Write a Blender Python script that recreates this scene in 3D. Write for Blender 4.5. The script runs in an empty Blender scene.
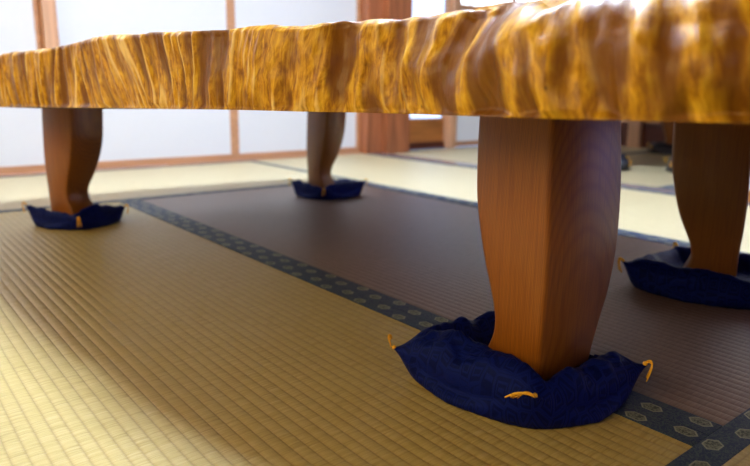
import bpy, bmesh, math, random
from mathutils import Vector, Matrix, noise
random.seed(7)
C = bpy.context.scene.collection
PI = math.pi
SC = bpy.context.scene

# ------------------------------------------------------------------ helpers
def link(name, bm, mat, parent=None, smooth=True):
    me = bpy.data.meshes.new(name)
    bm.normal_update(); bm.to_mesh(me); bm.free()
    o = bpy.data.objects.new(name, me); C.objects.link(o)
    if mat: me.materials.append(mat)
    if smooth:
        for p in me.polygons: p.use_smooth = True
    if parent: o.parent = parent
    return o

def empty(name, loc, rz=0):
    o = bpy.data.objects.new(name, None); C.objects.link(o)
    o.location = loc; o.rotation_euler = (0, 0, rz); o.empty_display_size = .1
    return o

def tag(o, label, cat, group=None):
    o['label'] = label; o['category'] = cat
    if group: o['group'] = group
    return o

def struct(o, label=None):
    o['kind'] = 'structure'
    if label: o['label'] = label
    return o

def bx(bm, x0, x1, y0, y1, z0, z1, bev=0.0):
    b = bmesh.new()
    v = [b.verts.new((x, y, z)) for x in (x0, x1) for y in (y0, y1) for z in (z0, z1)]
    for f in ((0,1,3,2),(4,6,7,5),(0,4,5,1),(2,3,7,6),(0,2,6,4),(1,5,7,3)):
        b.faces.new([v[i] for i in f])
    if bev > 0:
        bmesh.ops.bevel(b, geom=b.edges[:], offset=bev, segments=2, affect='EDGES', profile=.7)
    me = bpy.data.meshes.new('tmp'); b.to_mesh(me); b.free()
    bm.from_mesh(me); bpy.data.meshes.remove(me)
    return bm

def box(name, dims, mat, parent=None, bev=.002):
    bm = bmesh.new(); bx(bm, *dims, bev=bev)
    return link(name, bm, mat, parent, smooth=False)

def lerp(a, b, t): return a + (b - a) * t
def interp(tab, x):
    if x <= tab[0][0]: return tab[0][1]
    for (a, va), (b, vb) in zip(tab, tab[1:]):
        if x <= b:
            t = (x - a) / (b - a); return lerp(va, vb, t)
    return tab[-1][1]
def smooth_interp(tab, x):
    h = .02
    return (interp(tab, x - h) + interp(tab, x + h) + 2 * interp(tab, x) + interp(tab, x - h/2) + interp(tab, x + h/2)) / 6
def sst(a, b, x):
    t = min(1, max(0, (x - a) / (b - a))); return t * t * (3 - 2 * t)

# ------------------------------------------------------------------ node helper
class N:
    def __init__(s, name):
        s.m = bpy.data.materials.new(name); s.m.use_nodes = True
        s.t = s.m.node_tree; s.t.nodes.clear()
        s.out = s.t.nodes.new('ShaderNodeOutputMaterial')
        s.b = s.t.nodes.new('ShaderNodeBsdfPrincipled')
        s.t.links.new(s.b.outputs[0], s.out.inputs[0])
    def n(s, ty, **kw):
        x = s.t.nodes.new(ty)
        for k, v in kw.items(): setattr(x, k, v)
        return x
    def put(s, inp, v):
        if isinstance(v, bpy.types.NodeSocket): s.t.links.new(v, inp)
        else: inp.default_value = v
    def math(s, op, a, b=None, c=None, clamp=False):
        x = s.n('ShaderNodeMath', operation=op, use_clamp=clamp)
        s.put(x.inputs[0], a)
        if b is not None: s.put(x.inputs[1], b)
        if c is not None: s.put(x.inputs[2], c)
        return x.outputs[0]
    def obj(s): return s.n('ShaderNodeTexCoord').outputs['Object']
    def sep(s, v):
        x = s.n('ShaderNodeSeparateXYZ'); s.put(x.inputs[0], v); return x.outputs
    def comb(s, a, b, c):
        x = s.n('ShaderNodeCombineXYZ'); s.put(x.inputs[0], a); s.put(x.inputs[1], b); s.put(x.inputs[2], c); return x.outputs[0]
    def mapp(s, v, scale, rot=(0,0,0), loc=(0,0,0)):
        x = s.n('ShaderNodeMapping'); s.put(x.inputs[0], v); x.inputs['Scale'].default_value = scale
        x.inputs['Rotation'].default_value = rot; x.inputs['Location'].default_value = loc; return x.outputs[0]
    def noise(s, v, scale=1, detail=3, rough=.5, dist=0):
        x = s.n('ShaderNodeTexNoise'); s.put(x.inputs['Vector'], v); x.inputs['Scale'].default_value = scale
        x.inputs['Detail'].default_value = detail; x.inputs['Roughness'].default_value = rough
        x.inputs['Distortion'].default_value = dist; return x.outputs[0]
    def ramp(s, f, stops):
        x = s.n('ShaderNodeValToRGB'); s.put(x.inputs[0], f); e = x.color_ramp.elements
        while len(e) < len(stops): e.new(.5)
        for i, (p, c) in enumerate(stops):
            e[i].position = p; e[i].color = (*c, 1) if len(c) == 3 else c
        return x.outputs[0]
    def mix(s, f, a, b, mode='MIX'):
        x = s.n('ShaderNodeMix', data_type='RGBA', blend_type=mode)
        s.put(x.inputs[0], f)
        for i, v in ((6, a), (7, b)):
            s.put(x.inputs[i], (*v, 1) if isinstance(v, tuple) and len(v) == 3 else v)
        return x.outputs[2]
    def bump(s, h, strength=1, dist=.001, normal=None):
        x = s.n('ShaderNodeBump'); s.put(x.inputs['Height'], h); x.inputs['Strength'].default_value = strength
        x.inputs['Distance'].default_value = dist
        if normal is not None: s.put(x.inputs['Normal'], normal)
        return x.outputs[0]
    def set(s, **kw):
        for k, v in kw.items():
            k = k.replace('_', ' ')
            if isinstance(v, tuple) and len(v) == 3: v = (*v, 1)
            s.put(s.b.inputs[k], v)
        return s.m

# ------------------------------------------------------------------ materials
PITCH = .0158
def tatami(name, light, mid, dark):
    k = N(name); co = k.obj(); x, y, z = k.sep(co)
    col = k.math('FLOOR', k.math('DIVIDE', x, PITCH))
    fr = k.math('FRACT', k.math('DIVIDE', x, PITCH))
    yo = k.math('MULTIPLY_ADD', k.math('SINE', k.math('MULTIPLY', col, 12.9898)), .31, y)
    # single rushes cross the mat: thin streaks at right angles to the grooves
    st = k.noise(k.comb(k.math('MULTIPLY', x, 22), k.math('MULTIPLY', yo, 520), col), 1, 2, .6)
    st2 = k.noise(k.comb(k.math('MULTIPLY', x, 20), k.math('MULTIPLY', yo, 240), k.math('MULTIPLY', col, 3.1)), 1, 2, .55)
    big = k.noise(k.mapp(co, (3, 2.2, 1)), 1, 2, .5)
    m = k.math('ADD', k.math('MULTIPLY', st, .62), k.math('MULTIPLY', st2, .38))
    c = k.ramp(m, [(.30, dark), (.48, mid), (.68, light)])
    gro = k.math('ABSOLUTE', k.math('SUBTRACT', fr, .5))          # .5 in the groove
    g = k.ramp(gro, [(.30, (1, 1, 1)), (.42, (.90, .86, .8)), (.5, (.66, .6, .52))])
    c = k.mix(1.0, c, g, 'MULTIPLY')
    c = k.mix(k.math('MULTIPLY', big, .25), c, mid)
    h = k.math('ADD', st, k.math('MULTIPLY', st2, .35))
    bm = k.bump(h, .55, .0011)
    return k.set(Base_Color=c, Roughness=.44, Specular_IOR_Level=.65, Normal=bm)

M = {}
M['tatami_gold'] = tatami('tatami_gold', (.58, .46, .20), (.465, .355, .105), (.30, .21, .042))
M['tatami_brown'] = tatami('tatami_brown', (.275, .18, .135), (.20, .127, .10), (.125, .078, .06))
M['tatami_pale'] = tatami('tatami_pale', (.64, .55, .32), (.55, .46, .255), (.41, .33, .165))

def heri(name):
    k = N(name); co = k.obj(); x, y, z = k.sep(co)
    P = .053
    t = k.math('DIVIDE', y, P); i = k.math('FLOOR', t); f = k.math('SUBTRACT', k.math('FRACT', t), .5)
    par = k.math('SUBTRACT', k.math('MODULO', k.math('ABSOLUTE', i), 2), .5)
    dx = k.math('MULTIPLY_ADD', par, .012, x)
    A = k.math('DIVIDE', k.math('ABSOLUTE', dx), .0092)
    B = k.math('DIVIDE', k.math('ABSOLUTE', k.math('MULTIPLY', f, P)), .0145)
    d = k.math('MAXIMUM', A, k.math('ADD', k.math('MULTIPLY', A, .5), B))
    ring = k.ramp(d, [(.0, (0,0,0)), (.78, (0,0,0)), (.84, (1,1,1)), (.97, (1,1,1)), (1.0, (0,0,0))])
    inside = k.math('LESS_THAN', d, .84)
    vine = k.noise(co, 95, 3, .5, 2.5)
    vm = k.ramp(vine, [(.44, (0,0,0)), (.48, (1,1,1)), (.53, (1,1,1)), (.57, (0,0,0))])
    c = k.mix(vm, (.008, .018, .080), (.050, .080, .095))
    spot = k.noise(co, 420, 1, .5)
    inc = k.ramp(spot, [(.40, (.04, .05, .045)), (.56, (.21, .22, .165))])
    c = k.mix(inside, c, inc)
    c = k.mix(ring, c, (.30, .31, .23))
    # fine weave
    w = k.math('SINE', k.math('MULTIPLY', k.math('ADD', x, y), 7000))
    bm = k.bump(k.math('ADD', k.math('MULTIPLY', ring, .6), k.math('MULTIPLY', w, .1)), .4, .0006)
    return k.set(Base_Color=c, Roughness=.55, Specular_IOR_Level=.35, Normal=bm)
M['heri'] = heri('border_cloth')

def slab_mat():
    k = N('slab_wood'); co = k.obj(); x, y, z = k.sep(co)
    at = k.n('ShaderNodeAttribute', attribute_name='flute').outputs
    fl = at['Fac']
    uv = k.n('ShaderNodeAttribute', attribute_name='along').outputs['Fac']
    v = k.comb(k.math('MULTIPLY', uv, 14), k.math('MULTIPLY', z, 5), 0)
    f1 = k.noise(v, 6, 5, .62, 1.2)
    v2 = k.comb(k.math('MULTIPLY', uv, 10), k.math('MULTIPLY', z, 1.6), 3)
    f2 = k.noise(v2, 22, 4, .65, .8)
    blot = k.noise(co, 34, 4, .6, 1.5)
    a = k.math('ADD', k.math('MULTIPLY', f1, .42), k.math('ADD', k.math('MULTIPLY', f2, .40), k.math('MULTIPLY', blot, .18)))
    c = k.ramp(a, [(.35, (.15, .050, .002)), (.44, (.34, .145, .003)), (.51, (.55, .275, .006)), (.60, (.74, .44, .025))])
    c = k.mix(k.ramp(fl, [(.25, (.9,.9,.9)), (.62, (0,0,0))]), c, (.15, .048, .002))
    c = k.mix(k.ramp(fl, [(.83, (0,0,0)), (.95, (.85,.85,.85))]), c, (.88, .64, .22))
    knots = k.n('ShaderNodeTexVoronoi'); k.put(knots.inputs['Vector'], k.mapp(co, (1, 1, .8))); knots.inputs['Scale'].default_value = 30
    kd = k.ramp(knots.outputs['Distance'], [(.03, (.8,.8,.8)), (.07, (0,0,0))])
    c = k.mix(kd, c, (.05, .014, .004))
    bm = k.bump(k.math('ADD', f2, blot), .35, .003)
    return k.set(Base_Color=c, Roughness=.45, Specular_IOR_Level=.22, Coat_Weight=.16, Coat_Roughness=.18, Normal=bm)
M['slab'] = slab_mat()

def leg_mat():
    k = N('leg_wood'); co = k.obj(); x, y, z = k.sep(co)
    wob = k.noise(k.mapp(co, (4, 4, 1.2)), 2.2, 2, .5)
    rx = k.math('SUBTRACT', x, .03); ry = k.math('ADD', k.math('ADD', y, .22), k.math('MULTIPLY', z, .045))
    # growth rings about a leaning heart line: straight grain on one face, arches on the other
    r = k.math('SQRT', k.math('ADD', k.math('MULTIPLY', rx, rx), k.math('MULTIPLY', k.math('MULTIPLY', ry, ry), 2.2)))
    ph = k.math('ADD', k.math('MULTIPLY', r, 1900), k.math('MULTIPLY', wob, 14))
    ring = k.math('MULTIPLY_ADD', k.math('SINE', ph), .5, .5)
    ring = k.math('POWER', ring, 2.2)
    fib = k.noise(k.mapp(co, (420, 420, 9)), 1, 3, .6)
    c = k.mix(ring, (.33, .108, .006), (.26, .078, .0035))
    c = k.mix(k.ramp(fib, [(.35, (.55,.55,.55)), (.6, (0,0,0))]), c, (.17, .045, .005))
    bm = k.bump(k.math('ADD', k.math('MULTIPLY', ring, -.6), k.math('MULTIPLY', fib, .8)), .2, .0005)
    return k.set(Base_Color=c, Roughness=.36, Specular_IOR_Level=.5, Coat_Weight=.08, Coat_Roughness=.2, Normal=bm)
M['leg'] = leg_mat()

def cushion_mat():
    k = N('navy_brocade'); co = k.obj()
    v = k.n('ShaderNodeTexVoronoi', feature='DISTANCE_TO_EDGE'); k.put(v.inputs['Vector'], k.mapp(co, (1, 1, .5))); v.inputs['Scale'].default_value = 58
    v.inputs['Randomness'].default_value = .45
    d = v.outputs['Distance']
    rings = k.math('MULTIPLY_ADD', k.math('SINE', k.math('MULTIPLY', d, 34)), .5, .5)
    wv = k.noise(k.mapp(co, (900, 900, 900)), 1, 1, .5)
    c = k.mix(k.ramp(rings, [(.45, (0,0,0)), (.8, (1,1,1))]), (.0018, .0042, .058), (.0042, .0092, .108))
    bm = k.bump(k.math('ADD', k.math('MULTIPLY', rings, .7), k.math('MULTIPLY', wv, .4)), .5, .0009)
    return k.set(Base_Color=c, Roughness=.5, Specular_IOR_Level=.10, Specular_Tint=(.35, .5, 1), Normal=bm)
M['cushion'] = cushion_mat()
def plain(name, col, rough=.5, var=.12, scale=30, stretch=(1,1,1), spec=.5, bump=.0):
    k = N(name); co = k.obj()
    n = k.noise(k.mapp(co, stretch), scale, 3, .55)
    lo = tuple(c * (1 - var) for c in col); hi = tuple(min(1, c * (1 + var)) for c in col)
    c = k.ramp(n, [(.35, lo), (.65, hi)])
    kw = dict(Base_Color=c, Roughness=rough, Specular_IOR_Level=spec)
    if bump: kw['Normal'] = k.bump(n, .4, bump)
    return k.set(**kw)
M['tassel'] = plain('yellow_thread', (.95, .47, .02), .6, .15, 400)
M['red_wood'] = plain('red_wood', (.34, .115, .045), .3, .3, 6, (9, 9, .6), .5, .0006)
M['post_wood'] = plain('post_wood', (.60, .33, .18), .45, .12, 6, (9, 9, .6))
M['rail_wood'] = plain('rail_wood', (.50, .25, .12), .4, .15, 6, (.6, 9, 9))
M['sill_wood'] = plain('threshold_wood', (.30, .25, .24), .16, .12, 6, (9, .5, 9))
M['board'] = plain('light_shaping_boards', (.10, .07, .06), .18, .2, 6, (9, .6, 9))  # for unseen floor, dark to cut bounce light, glossy to mirror the cool glow
M['underside'] = plain('bounce_cut_underside', (.055, .026, .010), .7, .3, 6, (.6, 6, 6), .3)  # unseen face, darkened to cut the light bounced below the table
M['dark_wood'] = plain('dark_wood', (.10, .022, .010), .4, .3, 6, (.6, .6, 8))
M['orange_wood'] = plain('orange_wood', (.40, .14, .03), .4, .3, 5, (.5, 1, 9))
M['plaster'] = plain('plaster', (.26, .22, .19), .9, .04, 60)
M['ceil_wood'] = plain('ceiling_wood', (.18, .11, .06), .6, .1, 5, (.4, 9, 1))
M['black'] = plain('black_cloth', (.012, .012, .02), .6)

def paper(name, col, emit, es):
    k = N(name); co = k.obj()
    n = k.noise(co, 70, 4, .7)
    c = k.ramp(n, [(.3, tuple(x * .97 for x in col)), (.7, col)])
    return k.set(Base_Color=c, Roughness=.85, Emission_Color=emit, Emission_Strength=es)
M['shoji'] = paper('lit_paper', (.57, .565, .56), (.83, .90, 1.0), .16)
M['shoji_fill'] = paper('fill_upper_paper', (.82, .84, .88), (.74, .86, 1.0), 3.0)
M['door_paper'] = paper('door_paper', (.80, .81, .84), (1, 1, 1), .0)
M['fill_warm'] = paper('fill_paper_warm', (.8, .75, .65), (1.0, .72, .28), 5.6)
M['fill_cool'] = paper('fill_paper_cool', (.8, .8, .85), (.46, .44, 1.0), .6)
M['fill_right'] = paper('fill_paper_blue', (.8, .8, .85), (.50, .42, 1.0), 1.4)
k = N('lamp_glow'); M['lamp'] = k.set(Base_Color=(.9, .9, .9), Emission_Color=(.66, .80, 1.05), Emission_Strength=310.0)
k = N('clear_glass'); M['glass'] = k.set(Base_Color=(.95, .97, 1), Roughness=.02, Transmission_Weight=1.0, IOR=1.1)
M['outdoor'] = plain('pale_gravel', (.45, .45, .47), .9, .2, 40)

# ------------------------------------------------------------------ tatami mats
def make_mat(cx, cy, width, length, rot, mat, label):
    """local x runs across the mat, local y along it; top of the ridges at z = 0"""
    hw, hl = width / 2, length / 2; hb = .035
    root_bm = bmesh.new()
    prof = []
    x = -hw + .004
    xs = []
    n0 = math.ceil((-hw + .003) / PITCH); n1 = math.floor((hw - .003) / PITCH)
    xs.append(-hw + .0005)
    for i in range(n0, n1 + 1):
        for t in (0, .07, .18, .34, .5, .66, .82, .93):
            xx = (i + t) * PITCH
            if xx < hw - .0005: xs.append(xx)
    xs.append(hw - .0005)
    def z(xx):
        t = (xx / PITCH) % 1.0
        return -.0007 * (1 - math.sin(PI * t) ** .8)
    ys = [-hl + .0005, hl - .0005]
    top = [[root_bm.verts.new((xx, yy, z(xx))) for yy in ys] for xx in xs]
    bot = [[root_bm.verts.new((xx, yy, -.04)) for yy in ys] for xx in xs]
    for i in range(len(xs) - 1):
        root_bm.faces.new((top[i][0], top[i+1][0], top[i+1][1], top[i][1]))
        root_bm.faces.new((bot[i][0], bot[i][1], bot[i+1][1], bot[i+1][0]))
        root_bm.faces.new((top[i][0], bot[i][0], bot[i+1][0], top[i+1][0]))
        root_bm.faces.new((top[i][1], top[i+1][1], bot[i+1][1], bot[i][1]))
    root_bm.faces.new((top[0][0], top[0][1], bot[0][1], bot[0][0]))
    root_bm.faces.new((top[-1][0], bot[-1][0], bot[-1][1], top[-1][1]))
    o = link('tatami_mat', root_bm, mat, None, smooth=False)
    o.location = (cx, cy, 0); o.rotation_euler = (0, 0, rot)
    tag(o, label, 'tatami mat', 'tatami mats on the floor')
    for s in (-1, 1):
        b = bmesh.new(); bx(b, -hb/2, hb/2, -hl + .0004, hl - .0004, -.004, .0013, bev=.0009)
        e = link('cloth_border', b, M['heri'], o, smooth=False)
        e.location = (s * (hw - hb/2 - .0002), 0, 0)
    return o

# layout of the room: x runs to the right and away, y to the left and away, camera above the origin
Y1, Y2, YW = .275, 2.17, 3.05
XA, XB, XC, XD = -.18, .70, 1.60, 2.40
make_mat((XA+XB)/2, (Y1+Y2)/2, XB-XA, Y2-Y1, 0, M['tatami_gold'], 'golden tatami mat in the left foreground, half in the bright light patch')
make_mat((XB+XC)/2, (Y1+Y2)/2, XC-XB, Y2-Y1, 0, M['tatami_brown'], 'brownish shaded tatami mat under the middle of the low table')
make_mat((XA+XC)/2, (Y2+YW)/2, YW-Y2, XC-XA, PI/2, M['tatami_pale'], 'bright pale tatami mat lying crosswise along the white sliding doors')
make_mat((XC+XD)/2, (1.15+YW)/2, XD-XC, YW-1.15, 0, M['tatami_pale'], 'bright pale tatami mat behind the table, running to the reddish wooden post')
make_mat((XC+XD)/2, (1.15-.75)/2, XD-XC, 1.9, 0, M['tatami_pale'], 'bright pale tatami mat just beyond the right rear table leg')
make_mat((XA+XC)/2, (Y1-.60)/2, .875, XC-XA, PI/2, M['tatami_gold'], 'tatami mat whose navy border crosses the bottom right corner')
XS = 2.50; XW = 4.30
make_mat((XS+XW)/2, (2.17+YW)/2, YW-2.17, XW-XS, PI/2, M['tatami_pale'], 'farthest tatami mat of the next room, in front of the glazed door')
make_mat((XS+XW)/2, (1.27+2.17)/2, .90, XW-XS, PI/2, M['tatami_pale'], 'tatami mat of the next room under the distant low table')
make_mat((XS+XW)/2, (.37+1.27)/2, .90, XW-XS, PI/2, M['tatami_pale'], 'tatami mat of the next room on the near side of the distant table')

# ------------------------------------------------------------------ shell
XL, YB, H = -2.0, -2.2, 2.45
def wall(name, dims, mat, label=None):
    o = box(name, dims, mat, None, 0); return struct(o, label)
wall('floor', (XL-.1, 6.0, YB-.1, YW+.02, -.10, -.0405), M['ceil_wood'], 'wooden boards beneath the tatami')
# side strips of tatami that stay outside the photograph
wall('floor', (XL+.001, XA-.001, -.60, YW, -.0395, -.001), M['tatami_pale'])
for d in ((XL, XA, YB, -.601), (XA, XC, YB, -.601), (XC, XD, YB, -.751), (XS, XW, YB, .369)):
    wall('floor', (d[0]+.001, d[1]-.001, d[2], d[3], -.0395, -.001), M['board'], 'unseen floor boards made dark and polished to shape the light')
wall('trim_1', (XD+.001, XS-.001, YB, YW, -.0395, .002), M['sill_wood'], 'polished wooden threshold between the two rooms')
wall('ceiling', (XL-.1, XW+.1, YB-.1, YW+.1, H, H+.05), M['ceil_wood'])
wall('wall_back_header', (XL, XW+.1, YW+.02, YW+.10, 1.82, H), M['plaster'])
wall('wall_right', (XW, XW+.08, -.4, YW+.1, .19, H), M['plaster'])
wall('wall_right', (XW, XW+.08, YB, -.4, 2.0, H), M['plaster'])
wall('baseboard_right', (XW-.02, XW+.08, -.4, YW+.02, -.04, .17), M['dark_wood'], 'dark red wooden board along the far right wall')
wall('trim_2', (XW-.03, XW+.06, -.4, YW+.02, .17, .19), M['post_wood'])
wall('trim_3', (XW-.06, XW+.02, 2.37, 2.46, 0, H), M['post_wood'], 'orange-brown post against the far right wall')
wall('wall_front', (XL, XW+.1, YB-.08, YB, -.04, .45), M['dark_wood'])
wall('wall_front', (XL, XW+.1, YB-.08, YB, 2.0, H), M['plaster'])
for a, b in ((XL, -.9), (1.0, 1.4), (3.7, XW+.1)): wall('wall_front', (a, b, YB-.08, YB, .45, 2.0), M['plaster'])
wall('wall_left', (XL-.08, XL, YB, YW+.1, -.04, .85), M['plaster'])
wall('wall_left', (XL-.08, XL, YB, YW+.1, 2.1, H), M['plaster'])
for a, b in ((YB, -.6), (2.0, YW+.1)): wall('wall_left', (XL-.08, XL, a, b, .85, 2.1), M['plaster'])

def fill_window(name, mat, x0, x1, y0, y1, z0, z1, flip=False):
    """added unseen light built like a paper window: a glowing sheet in a wooden frame with thin bars"""
    o = box(name, (x0, x1, y0, y1, z0, z1), mat, None, 0); struct(o)
    fb = bmesh.new()
    if y1 - y0 < .1:
        w = x1 - x0; ya, yb = y1, y1 + .03
        for t in (0, .5, 1): bx(fb, x0 + t*w - .02, x0 + t*w + .02, ya, yb, z0, z1)
        for t in (0, .5, 1): bx(fb, x0, x1, ya, yb, z0 + t*(z1-z0) - .015, z0 + t*(z1-z0) + .015)
        for i in range(1, 8): bx(fb, x0 + i*w/8 - .004, x0 + i*w/8 + .004, ya, ya+.012, z0, z1)
    else:
        w = y1 - y0; xa, xb = (x0 - .03, x0) if flip else (x1, x1 + .03)
        for t in (0, .5, 1): bx(fb, xa, xb, y0 + t*w - .02, y0 + t*w + .02, z0, z1)
        for t in (0, .5, 1): bx(fb, xa, xb, y0, y1, z0 + t*(z1-z0) - .015, z0 + t*(z1-z0) + .015)
        for i in range(1, 8): bx(fb, xa, xa+.012, y0 + i*w/8 - .004, y0 + i*w/8 + .004, z0, z1)
    link('fill_window_frame', fb, M['post_wood'], o, False)
fill_window('fill_window_1', M['fill_warm'], XL-.06, XL-.04, -.6, 2.0, .85, 2.1)  # unseen warm light, added and set high to brighten the slab front
fill_window('fill_window_2', M['fill_cool'], 1.4, 3.7, YB-.06, YB-.04, .45, 2.0)  # unseen cool light, added for a bluish reflection on the leg faces
fill_window('fill_window_3', M['fill_cool'], -.9, 1.0, YB-.06, YB-.04, .45, 2.0)  # unseen cool light behind the camera, added as fill

fill_window('fill_window_4', M['fill_right'], XW+.03, XW+.05, YB+.02, -.4, .0, 2.0, True)  # unseen light, added to put a purple sheen on the legs

# sliding paper doors along the far wall
def sliding_door(name, x0, x1, yoff, mat, label, st=.022):
    root = empty(name, ((x0+x1)/2, YW + yoff, 0)); struct(root, label)
    a, b = x0 - (x0+x1)/2, x1 - (x0+x1)/2
    box('lower_paper_panel', (a+.005, b-.005, .008, .018, .03, .90), mat, root, 0)
    box('middle_rail', (a+st, b-st, 0, .026, .885, .915), M['rail_wood'], root)
    box('upper_fill_panel', (a+.005, b-.005, .008, .018, .90, 1.80), M['shoji_fill'], root, 0)  # out of view; its strong glow is added to put glare on the mats
    lb = bmesh.new()
    for i in range(1, 4): bx(lb, lerp(a, b, i/4) - .004, lerp(a, b, i/4) + .004, -.001, .008, .915, 1.785)
    for i in range(1, 5): bx(lb, a+st, b-st, -.001, .008, .90 + i*.175 - .004, .90 + i*.175 + .004)
    link('lattice', lb, M['rail_wood'], root, False)
    box('bottom_rail', (a, b, 0, .026, .0025, .036), M['rail_wood'], root)
    box('top_rail', (a, b, 0, .026, 1.785, 1.82), M['rail_wood'], root)
    for s in ((a, a+st), (b-st, b)): box('stile', (s[0], s[1], 0, .026, .036, 1.785), M['rail_wood'], root)
    return root
sliding_door('door_1', XL, -1.2, .03, M['shoji'], 'white paper sliding door at the far left')
sliding_door('door_2', -1.2, -.3, .03, M['shoji'], 'white paper sliding door')
sliding_door('door_3', -.3, .683, .03, M['shoji'], 'white paper sliding door left of the wide post')
sliding_door('door_4', .727, 1.553, .03, M['shoji'], 'white paper sliding door right of the wide post')
sliding_door('door_5', 1.553, 2.36, .03, M['shoji'], 'white paper sliding door beside the reddish wooden post')
wall('trim_4', (.683, .727, YW-.02, YW+.09, 0, 1.82), M['post_wood'], 'wide light brown wooden post between the paper doors')
wall('trim_5', (XL, 2.36, YW-.004, YW+.029, -.04, .0025), M['rail_wood'], 'wooden sill below the paper doors')
wall('trim_6', (2.36, 2.47, YW-.04, YW+.09, -.04, 1.82), M['red_wood'], 'reddish brown wooden post')
wall('trim_7', (2.47, 2.64, YW-.10, YW+.06, 0, 1.82), M['red_wood'], 'broad reddish wooden pillar with a bluish sheen')
# glazed door with a wooden kick board
root = empty('door_6', (2.86, YW+.02, 0)); struct(root, 'glazed door with an orange wooden kick board')
box('kick_board', (-.20, .19, .005, .03, .045, .185), M['orange_wood'], root)
box('bottom_rail', (-.21, .20, 0, .035, 0, .045), M['dark_wood'], root)
box('stile', (-.22, -.20, 0, .035, 0, 1.8), M['dark_wood'], root)
box('stile', (.19, .215, 0, .035, 0, 1.8), M['post_wood'], root)
box('middle_rail', (-.20, .19, 0, .035, .185, .195), M['rail_wood'], root)
box('pane', (-.20, .19, .014, .018, .195, 1.8), M['glass'], root, 0)
wall('trim_8', (3.075, 3.125, YW-.02, YW+.06, 0, 1.82), M['post_wood'], 'pinkish brown post right of the glazed door')
sliding_door('door_7', 3.125, 3.70, .03, M['shoji'], 'white paper sliding door of the next room')
sliding_door('door_8', 3.70, XW, .03, M['shoji'], 'white paper sliding door in the far corner')
g = box('terrace', (2.0, 5.5, YW+.2, 8, -.25, -.2), M['outdoor'], None, 0); struct(g, 'pale ground outside the glazed door')

# open partition panel standing on the threshold
root = empty('door_9', (2.45, 1.155, .002)); struct(root, 'open sliding partition standing on the threshold behind the right rear leg')
box('stile', (-.015, .015, -.04, 0, 0, 1.8), M['orange_wood'], root)
box('paper_panel', (-.006, .006, -.90, -.04, .04, 1.76), M['door_paper'], root, 0)
box('bottom_rail', (-.015, .015, -.90, -.04, 0, .04), M['orange_wood'], root)
box('stile', (-.015, .015, -.94, -.90, 0, 1.8), M['orange_wood'], root)
box('top_rail', (-.015, .015, -.90, -.04, 1.76, 1.8), M['orange_wood'], root)

# ceiling lamp above the table
root = empty('ceiling_lamp', (1.0, 1.3, 2.2)); tag(root, 'square white ceiling lamp hanging above the big low table', 'lamp')
box('diffuser', (-.19, .19, -.19, .19, .0, .02), M['lamp'], root, 0)
box('shade_frame', (-.28, .28, -.28, .28, .021, .10), M['post_wood'], root)
box('hanger', (-.01, .01, -.01, .01, .10, .25), M['dark_wood'], root)

# ------------------------------------------------------------------ table slab
def ridged(v): return 1 - abs(noise.noise(v)) * 2
FRONT = [  # x, y, z_bottom, z_top, rounding of the upper edge
 (.261,1.597,.3243,.426,0),(.270,1.564,.3252,.434,0),(.286,1.433,.3281,.434,0),(.299,1.331,.3305,.4352,0),(.313,1.188,.3339,.4403,0),
 (.324,1.114,.3357,.4462,0),(.343,.981,.3386,.4447,0),(.354,.894,.3404,.4426,0),(.358,.805,.3426,.4400,.05),(.377,.731,.3439,.4395,.1),
 (.394,.665,.3446,.4405,.2),(.413,.611,.3451,.4415,.35),(.441,.549,.3458,.4423,.55),(.438,.434,.3476,.4428,.8),(.423,.341,.3493,.442,1),
 (.427,.272,.3506,.4425,1),(.442,.221,.3511,.443,1),(.457,.186,.3513,.444,1)]
BACK = [(.498,.12,.350,.444,1),(.545,.03,.349,.443,1),(.575,-.12,.349,.443,.8),(.64,-.32,.347,.442,.7),(.82,-.44,.345,.441,.5),(1.12,-.47,.344,.441,.4),  # unseen end stretched past the legs to shade floor and leg faces
 (1.38,-.38,.344,.441,.4),(1.49,-.12,.343,.441,.3),(1.52,.20,.343,.441,.3),(1.50,.50,.342,.441,.3),(1.48,.90,.340,.441,.3),(1.51,1.30,.338,.440,.3),(1.49,1.75,.334,.439,.3),
 (1.46,2.02,.330,.438,.2),(1.32,2.14,.328,.437,.2),(1.00,2.17,.326,.436,.2),(.68,2.18,.324,.434,.1),(.40,2.16,.323,.430,.1),
 (.27,2.04,.322,.428,0),(.245,1.85,.322,.424,0),(.247,1.68,.323,.423,0)]
def SLANT(s): return .012 - .075 * math.exp(-((s - .58) / .17) ** 2) - .03 * (1 - sst(.15, .35, s)) - .03 * sst(.95, 1.15, s)
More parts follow.
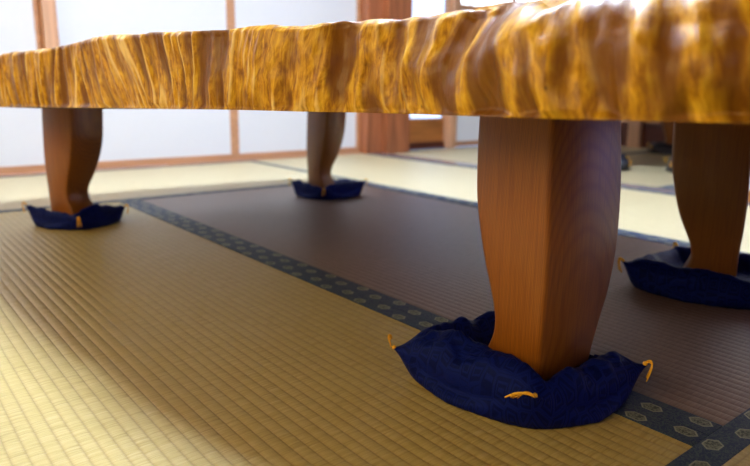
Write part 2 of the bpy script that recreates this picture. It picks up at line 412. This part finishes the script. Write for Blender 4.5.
def make_slab(parent, front, back, off=(0,0,0), fine=.0014, coarse=.009, rows=46):
    pts = front + back; n = len(pts); nf = len(front)
    def cr(p0, p1, p2, p3, t):
        return [0.5*((2*b)+(-a+c)*t+(2*a-5*b+4*c-d)*t*t+(-a+3*b-3*c+d)*t**3) for a, b, c, d in zip(p0, p1, p2, p3)]
    dense = []
    for i in range(n):
        p0, p1, p2, p3 = pts[i-1], pts[i], pts[(i+1) % n], pts[(i+2) % n]
        L = math.hypot(p2[0]-p1[0], p2[1]-p1[1])
        st = fine if (i < nf or i == n-1) else coarse
        m = max(2, int(L / st))
        for j in range(m): dense.append(cr(p0, p1, p2, p3, j / m))
    m = len(dense); s = 0; S = []
    for i in range(m):
        S.append(s); q = dense[(i+1) % m]; s += math.hypot(q[0]-dense[i][0], q[1]-dense[i][1])
    total = s
    nrm = []
    for i in range(m):
        a, b = dense[(i - 6) % m], dense[(i + 6) % m]
        t = Vector((b[0]-a[0], b[1]-a[1], 0)).normalized()
        nrm.append(Vector((-t.y, t.x, 0)))
    cxx = sum(p[0] for p in dense)/m; cyy = sum(p[1] for p in dense)/m
    if (Vector((cxx, cyy, 0)) - Vector((dense[0][0], dense[0][1], 0))).dot(nrm[0]) > 0: nrm = [-v for v in nrm]
    zlow = min(p[2] for p in pts)
    bm = bmesh.new()
    lf = bm.verts.layers.float.new('flute'); la = bm.verts.layers.float.new('along')
    rings = []
    inset_rows = [(.030, 1), (.012, 1)]
    def flute(sv, t):
        slant = SLANT(sv)
        u = sv + slant * (1 - t) + .006 * noise.noise(Vector((sv * 9, t * 2.3, 4)))
        w = .018 + .012 * noise.noise(Vector((sv * 3.1, 1.7, 0)))
        a = ridged(Vector((u / .036, t * .45, 1.3)))
        b = ridged(Vector((u / .015, t * .9, 7.1)))
        c = noise.noise(Vector((u / .055, t * 1.1, 2.2)))
        d = noise.noise(Vector((u / .010, t * 5, 9.9)))
        return a, b, c, d
    for r in range(rows):
        t = r / (rows - 1); ring = []
        for i in range(m):
            x, y, zb, zt, rd = dense[i]; sv = S[i]
            a, b, c, d = flute(sv, t)
            env = sst(0, .07, t) * (1 - .75 * sst(.93, 1, t))
            amp = lerp(.0075, .0055, rd)
            lump = noise.noise(Vector((sv / .045, t * 2.1, 3.3))) + .5 * noise.noise(Vector((sv / .022, t * 3.1, 6.3)))
            disp = env * (rd * .011 * lump + amp * (a - .55) + .0022 * (b - .5) + .007 * c + .0010 * d)
            disp += .0022 * (1 - sst(.0, .035, t))                      # thin lip along the bottom
            if rd > 0:                                                  # the upper edge rolls over
                tt = max(0, (t - .5) / .5); disp -= rd * (.034 * tt ** 2.2)
                bulge = math.sin(min(1, t / .7) * PI); disp += rd * .006 * bulge
            edge = .0022 * sst(.95, 1, t)
            disp -= edge
            zz = lerp(zb, zt, t) + (.0016 * noise.noise(Vector((sv * 60, 0, 5))) + .0030 * noise.noise(Vector((sv * 14, 0, 8)))) * sst(.6, 1, t)
            if rd > 0: zz += rd * .012 * noise.noise(Vector((sv / .05, 2, 8))) * sst(.55, 1, t)
            v = bm.verts.new((x + nrm[i].x * disp + off[0], y + nrm[i].y * disp + off[1], zz + off[2]))
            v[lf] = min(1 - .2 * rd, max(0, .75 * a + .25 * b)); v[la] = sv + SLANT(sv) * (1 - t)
            ring.append(v)
        rings.append(ring)
    def cap(ring, z_of, up):
        prev = ring
        for k_, (ins) in enumerate((.012, .05, .14)):
            new = []
            for i in range(m):
                x, y = ring[i].co.x, ring[i].co.y
                d = Vector((cxx + off[0] - x, cyy + off[1] - y, 0)); L = d.length
                q = Vector((x, y, 0)) + d * min(1, ins / L)
                v = bm.verts.new((q.x, q.y, z_of(i, ring[i].co.z))); v[lf] = .6; v[la] = (q.x + q.y)
                new.append(v)
            for i in range(m):
                j = (i + 1) % m
                f = (prev[i], prev[j], new[j], new[i]); bm.faces.new(f if up else f[::-1])
            prev = new
        f = bm.faces.new(prev if up else prev[::-1])
    for r in range(rows - 1):
        for i in range(m):
            j = (i + 1) % m
            bm.faces.new((rings[r][i], rings[r][j], rings[r+1][j], rings[r+1][i]))
    cap(rings[-1], lambda i, z: z + .0012, True)
    cap(rings[0], lambda i, z: z, False)
    bmesh.ops.recalc_face_normals(bm, faces=bm.faces[:])
    o = link('tabletop', bm, M['slab'], parent)
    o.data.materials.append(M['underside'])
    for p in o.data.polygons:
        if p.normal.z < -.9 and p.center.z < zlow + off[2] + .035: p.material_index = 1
    return o

# ------------------------------------------------------------------ table legs
INNER = [(.028,.046),(.038,.041),(.049,.032),(.065,.0245),(.086,.0226),(.111,.0276),(.135,.036),(.172,.048),(.204,.0555),(.235,.0626),(.298,.0665),(.36,.067)]
OUTER = [(.028,.050),(.08,.049),(.13,.052),(.18,.052),(.25,.049),(.36,.043)]
def make_leg(parent, x, y, rot, mirror, xr, extra=0.0, z1=.352, name='leg'):
    """mirror = 1: the hollow side faces local +y, -1: local -y; xr = table of the local +x side"""
    zs = [.024 + (z1 - .024) * i / 60 for i in range(61)]
    bm = bmesh.new(); rings = []
    for z in zs:
        yi = (smooth_interp(INNER, z) + extra * sst(.03, .15, z)) * mirror; yo = -smooth_interp(OUTER, z) * mirror
        xa, xb = -.048 - .004 * math.sin((z - .03) * 9), smooth_interp(xr, z)
        ya, yb = min(yi, yo), max(yi, yo); b = .006
        c = []
        for (px, py, sx, sy) in ((xa, ya, 1, 1), (xb, ya, -1, 1), (xb, yb, -1, -1), (xa, yb, 1, -1)):
            order = [(0, b), (b*.3, b*.3), (b, 0)] if (sx * sy > 0) else [(b, 0), (b*.3, b*.3), (0, b)]
            for (dx, dy) in order: c.append((px + sx * dx, py + sy * dy))
        ring = [bm.verts.new((cx_, cy_, z)) for cx_, cy_ in c]
        rings.append(ring)
    n = len(rings[0])
    for r in range(len(rings) - 1):
        for i in range(n):
            j = (i + 1) % n; bm.faces.new((rings[r][i], rings[r][j], rings[r+1][j], rings[r+1][i]))
    bm.faces.new(rings[0][::-1]); bm.faces.new(rings[-1])
    bmesh.ops.recalc_face_normals(bm, faces=bm.faces[:])
    o = link(name, bm, M['leg'], parent)
    o.location = (x, y, 0); o.rotation_euler = (0, 0, rot)
    return o
XR_A = [(.028,.058),(.0385,.0626),(.073,.0757),(.105,.087),(.17,.099),(.237,.102),(.275,.101),(.36,.093)]
XR_D = [(.028,.044),(.05,.034),(.09,.030),(.14,.050),(.20,.062),(.36,.067)]
table = empty('low_table', (0, 0, 0))
tag(table, 'big low live-edge slab table with curved wooden legs standing on navy cushions', 'table')
make_slab(table, FRONT, BACK)
LEGS = [(.66, .49, 0, 1, XR_A, 0), (.472, 1.905, math.radians(25), -1, [(a, b-.008) for a, b in XR_D], 0), (1.31, 1.90, math.radians(4), -1, [(a, b-.028) for a, b in XR_D], 0), (1.275, .545, math.radians(23), 1, XR_D, .018)]
for (x, y, r, mi, xr, ex) in LEGS: make_leg(table, x, y, r, mi, xr, ex)

# ------------------------------------------------------------------ cushions
def tube(bm, pts, r, seg=6):
    prev = None
    for i, p in enumerate(pts):
        t = (pts[min(i+1, len(pts)-1)] - pts[max(i-1, 0)]).normalized()
        a = t.cross(Vector((0, 0, 1)));
        if a.length < .1: a = t.cross(Vector((1, 0, 0)))
        a.normalize(); b = t.cross(a)
        ring = [bm.verts.new(p + (a * math.cos(k * 2 * PI / seg) + b * math.sin(k * 2 * PI / seg)) * r) for k in range(seg)]
        if prev:
            for k in range(seg): bm.faces.new((prev[k], prev[(k+1) % seg], ring[(k+1) % seg], ring[k]))
        else: bm.faces.new(ring[::-1])
        prev = ring
    bm.faces.new(prev)

def make_cushion(cx_, cy_, rot, corners, seed, label, foot, cloth='cushion', tdir={}, tassels=(0, 1, 2, 3), res=72, group='cushions under the legs of the big table'):
    """corners: local (x, y, z) of the four tips, front-left first, counterclockwise; foot: (x, y, half) of the hollow pressed by the leg"""
    root = empty('leg_cushion', (cx_, cy_, 0), rot)
    tag(root, label, 'cushion', group)
    c00, c10, c11, c01 = [Vector(c) for c in corners]
    bm = bmesh.new()
    def base(u, v):
        s, t = (u + 1) / 2, (v + 1) / 2
        q = c00 * (1-s) * (1-t) + c10 * s * (1-t) + c11 * s * t + c01 * (1-s) * t
        # sides bow inwards between the tips
        mid = (c00 + c10 + c11 + c01) / 4
        k_ = -.03 * (max(abs(u), abs(v)) ** 3) * (1 - min(abs(u), abs(v)) ** 2)
        k_ -= .03 * (abs(u) * abs(v)) ** 7
        return q + (Vector((mid.x, mid.y, q.z)) - q) * k_
    def prof(u, v):
        cu, cv = 1 - abs(u) ** 2.6, 1 - abs(v) ** 2.6
        return (max(0, cu) * max(0, cv)) ** (.42 + .35 * (abs(u) * abs(v)) ** 1.5)
    def surf(u, v, top):
        q = base(u, v); th = prof(u, v)
        corner = (abs(u) * abs(v)) ** 1.6
        seam = q.z * corner + .016 * (1 - corner)
        sd = Vector((u * 2.2 + seed, v * 2.2, seed * 1.7))
        wr = noise.noise(sd * 1.3) * .0085 + noise.noise(sd * 2.6) * .003 + abs(noise.noise(sd * 4.5)) * .0045
        # folds running in from the sides to the pressed middle
        ang = math.atan2(v, u); rr = math.hypot(u, v)
        wr += .0016 * math.sin(ang * 11 + seed + 2 * noise.noise(sd)) * sst(.35, .8, rr) * (1 - sst(1.0, 1.35, rr))
        if top:
            d = max(abs(q.x - foot[0]), abs(q.y - foot[1]))
            press = 1 - sst(foot[2] * .95, foot[2] * 1.55, d)
            zt = seam + th * (.056 + wr * 1.6) + .008 * sst(.3, .9, rr) * th
            zz = lerp(zt, .0225, press) if th > .2 else zt
            q.z = zz
        else:
            q.z = lerp(seam, .0008, min(1, th * 2.6))
        # the stuffing swells out past the seam, most of all below it
        cen = Vector((foot[0], foot[1], 0)); out = Vector((q.x, q.y, 0)) - cen
        if out.length > .01:
            sw = math.sin(PI * min(1, th * (1.1 if top else 1.5))) * (.005 if top else .015) * (1 - .75 * corner ** .5)
            out.normalize(); q.x += out.x * sw; q.y += out.y * sw
        return q
    grid = {}
    for top in (True, False):
        for i in range(res + 1):
            for j in range(res + 1):
                if not top and (i in (0, res) or j in (0, res)):
                    grid[(top, i, j)] = grid[(True, i, j)]; continue
                # denser near the edges
                u = math.sin((i / res - .5) * PI); v = math.sin((j / res - .5) * PI)
                grid[(top, i, j)] = bm.verts.new(surf(u, v, top))
    for top in (True, False):
        for i in range(res):
            for j in range(res):
                f = [grid[(top, i, j)], grid[(top, i+1, j)], grid[(top, i+1, j+1)], grid[(top, i, j+1)]]
                if not top: f = f[::-1]
                bm.faces.new(f)
    link('cushion_body', bm, M[cloth], root)
    rnd = random.Random(seed)
    for k_ in tassels:
        c = (c00, c10, c11, c01)[k_]
        out = Vector((c.x, c.y, 0)).normalized()
        side = Vector((-out.y, out.x, 0))
        lay = Vector(tdir[k_]) if k_ in tdir else None
        b = bmesh.new()
        for q in range(7):
            sp = side * (rnd.uniform(-.0035, .0035)); ln = rnd.uniform(.016, .024); hgt = rnd.uniform(.003, .009)
            pts = []
            for w in range(8):
                t = w / 7
                if lay is not None:
                    pts.append(c + out * (.004 + hgt * .6 * math.sin(t * PI)) + lay * (ln * 1.25 * t) + sp * t * 2.2 + Vector((0, 0, hgt * math.sin(t * PI) - ln * .35 * t * t)))
                    continue
                pts.append(c - out * .002 + out * (.010 * math.sin(t * PI * .8)) + sp * (t * 2.2) + Vector((0, 0, hgt * math.sin(t * PI) - ln * t * t)))
            tube(b, pts, .0008, 5)
        bmesh.ops.create_icosphere(b, subdivisions=2, radius=.003, matrix=Matrix.Translation(c))
        link('tassel', b, M['tassel'], root)
    return root

def sq(h, z=.046, jit=None):
    cs = [(-h, -h, z), (h, -h, z), (h, h, z), (-h, h, z)]
    return cs
make_cushion(.64, .485, 0, [(-.098, -.092, .050), (.078, -.120, .050), (.100, .112, .048), (-.110, .128, .036)], 3.3,
             'navy cushion with yellow tassels under the nearest table leg', (.02, .006, .061), tdir={0: (-.35, .94, 0), 3: (.1, .1, .75)})
make_cushion(.475, 1.885, math.radians(25), [(-.088, -.095, .036), (.085, -.078, .040), (.08, .085, .04), (-.100, .088, .060)], 8.1,
             'navy cushion under the table leg at the far left', (.0, .015, .062), res=44)
make_cushion(1.31, 1.89, math.radians(4), [(-.09, -.09, .040), (.10, -.085, .056), (.09, .09, .04), (-.105, .08, .056)], 5.2,
             'navy cushion under the middle rear leg, in front of the white doors', (.0, .01, .062), res=44)
make_cushion(1.275, .53, math.radians(8), [(-.112, -.105, .050), (.115, -.115, .055), (.11, .11, .05), (-.125, .13, .055)], 11.7,
             'dark navy cushion under the leg at the right edge', (.0, .01, .068), res=44)

# ------------------------------------------------------------------ distant table in the next room
T2X, T2Y, T2R = 3.49, 1.935, math.radians(33.5)
t2 = empty('low_table', (T2X, T2Y, 0), T2R); tag(t2, 'distant low wooden table in the next room, mostly hidden behind the nearest leg', 'table')
def oval(a, b, z0, z1, n, s):
    return [(a * math.cos(2*PI*i/n) * (1 + .12*math.cos(4*PI*i/n+2)), b * math.sin(2*PI*i/n) * (1 + .12*math.cos(4*PI*i/n+2)), z0, z1, .3) for i in range(n)][::s]
pts = oval(.68, .42, .345, .425, 16, -1)
make_slab(t2, pts, [], fine=.02, coarse=.02, rows=10)
for (x, y, mi) in ((-.525, -.205, 1), (-.525, .205, -1), (.525, .205, -1), (.525, -.205, 1)):
    make_leg(t2, x, y, 0, mi, XR_D, 0)
for (x, y, lb) in ((-.525, -.205, 'small dark cushion seen just left of the right rear leg'), (-.525, .205, 'small dark cushion peeping out right of the nearest leg'),
                   (.525, .205, 'dark cushion farthest away on the left, by the red board'), (.525, -.205, 'dark cushion farthest away on the right, by the red board')):
    make_cushion(T2X + x * math.cos(T2R) - y * math.sin(T2R), T2Y + x * math.sin(T2R) + y * math.cos(T2R), T2R, [(-.11, -.11, .05), (.11, -.11, .05), (.11, .11, .05), (-.11, .11, .05)], 2.0 + x*3 + y, lb, (0, 0, .055), 'black', res=24, group='cushions under the distant table')

# ------------------------------------------------------------------ daylight
w = bpy.data.worlds.new('World'); SC.world = w; w.use_nodes = True
bg = w.node_tree.nodes['Background']; bg.inputs[0].default_value = (.55, .68, 1.0, 1); bg.inputs[1].default_value = 2.2

# ------------------------------------------------------------------ camera
cam = bpy.data.cameras.new('camera'); co = bpy.data.objects.new('camera', cam); C.objects.link(co)
R = Matrix(((.77964257, .12568783, -.61348189), (-.62610581, .17554369, -.75972095), (.01220519, .97641537, .21555521)))
co.matrix_world = Matrix.Translation((0, 0, .37)) @ R.to_4x4()
cam.sensor_width = 36; cam.lens = 649.1726 / 750 * 36; cam.clip_start = .02
cam.dof.use_dof = True; cam.dof.focus_distance = .78; cam.dof.aperture_fstop = 4.2; cam.dof.aperture_blades = 7
SC.camera = co
SC.view_settings.view_transform = 'Standard'; SC.view_settings.look = 'None'
SC.view_settings.gamma = 1; SC.view_settings.exposure = 0; SC.view_settings.use_curve_mapping = False
try: SC.cycles.use_denoising = True
except Exception: pass
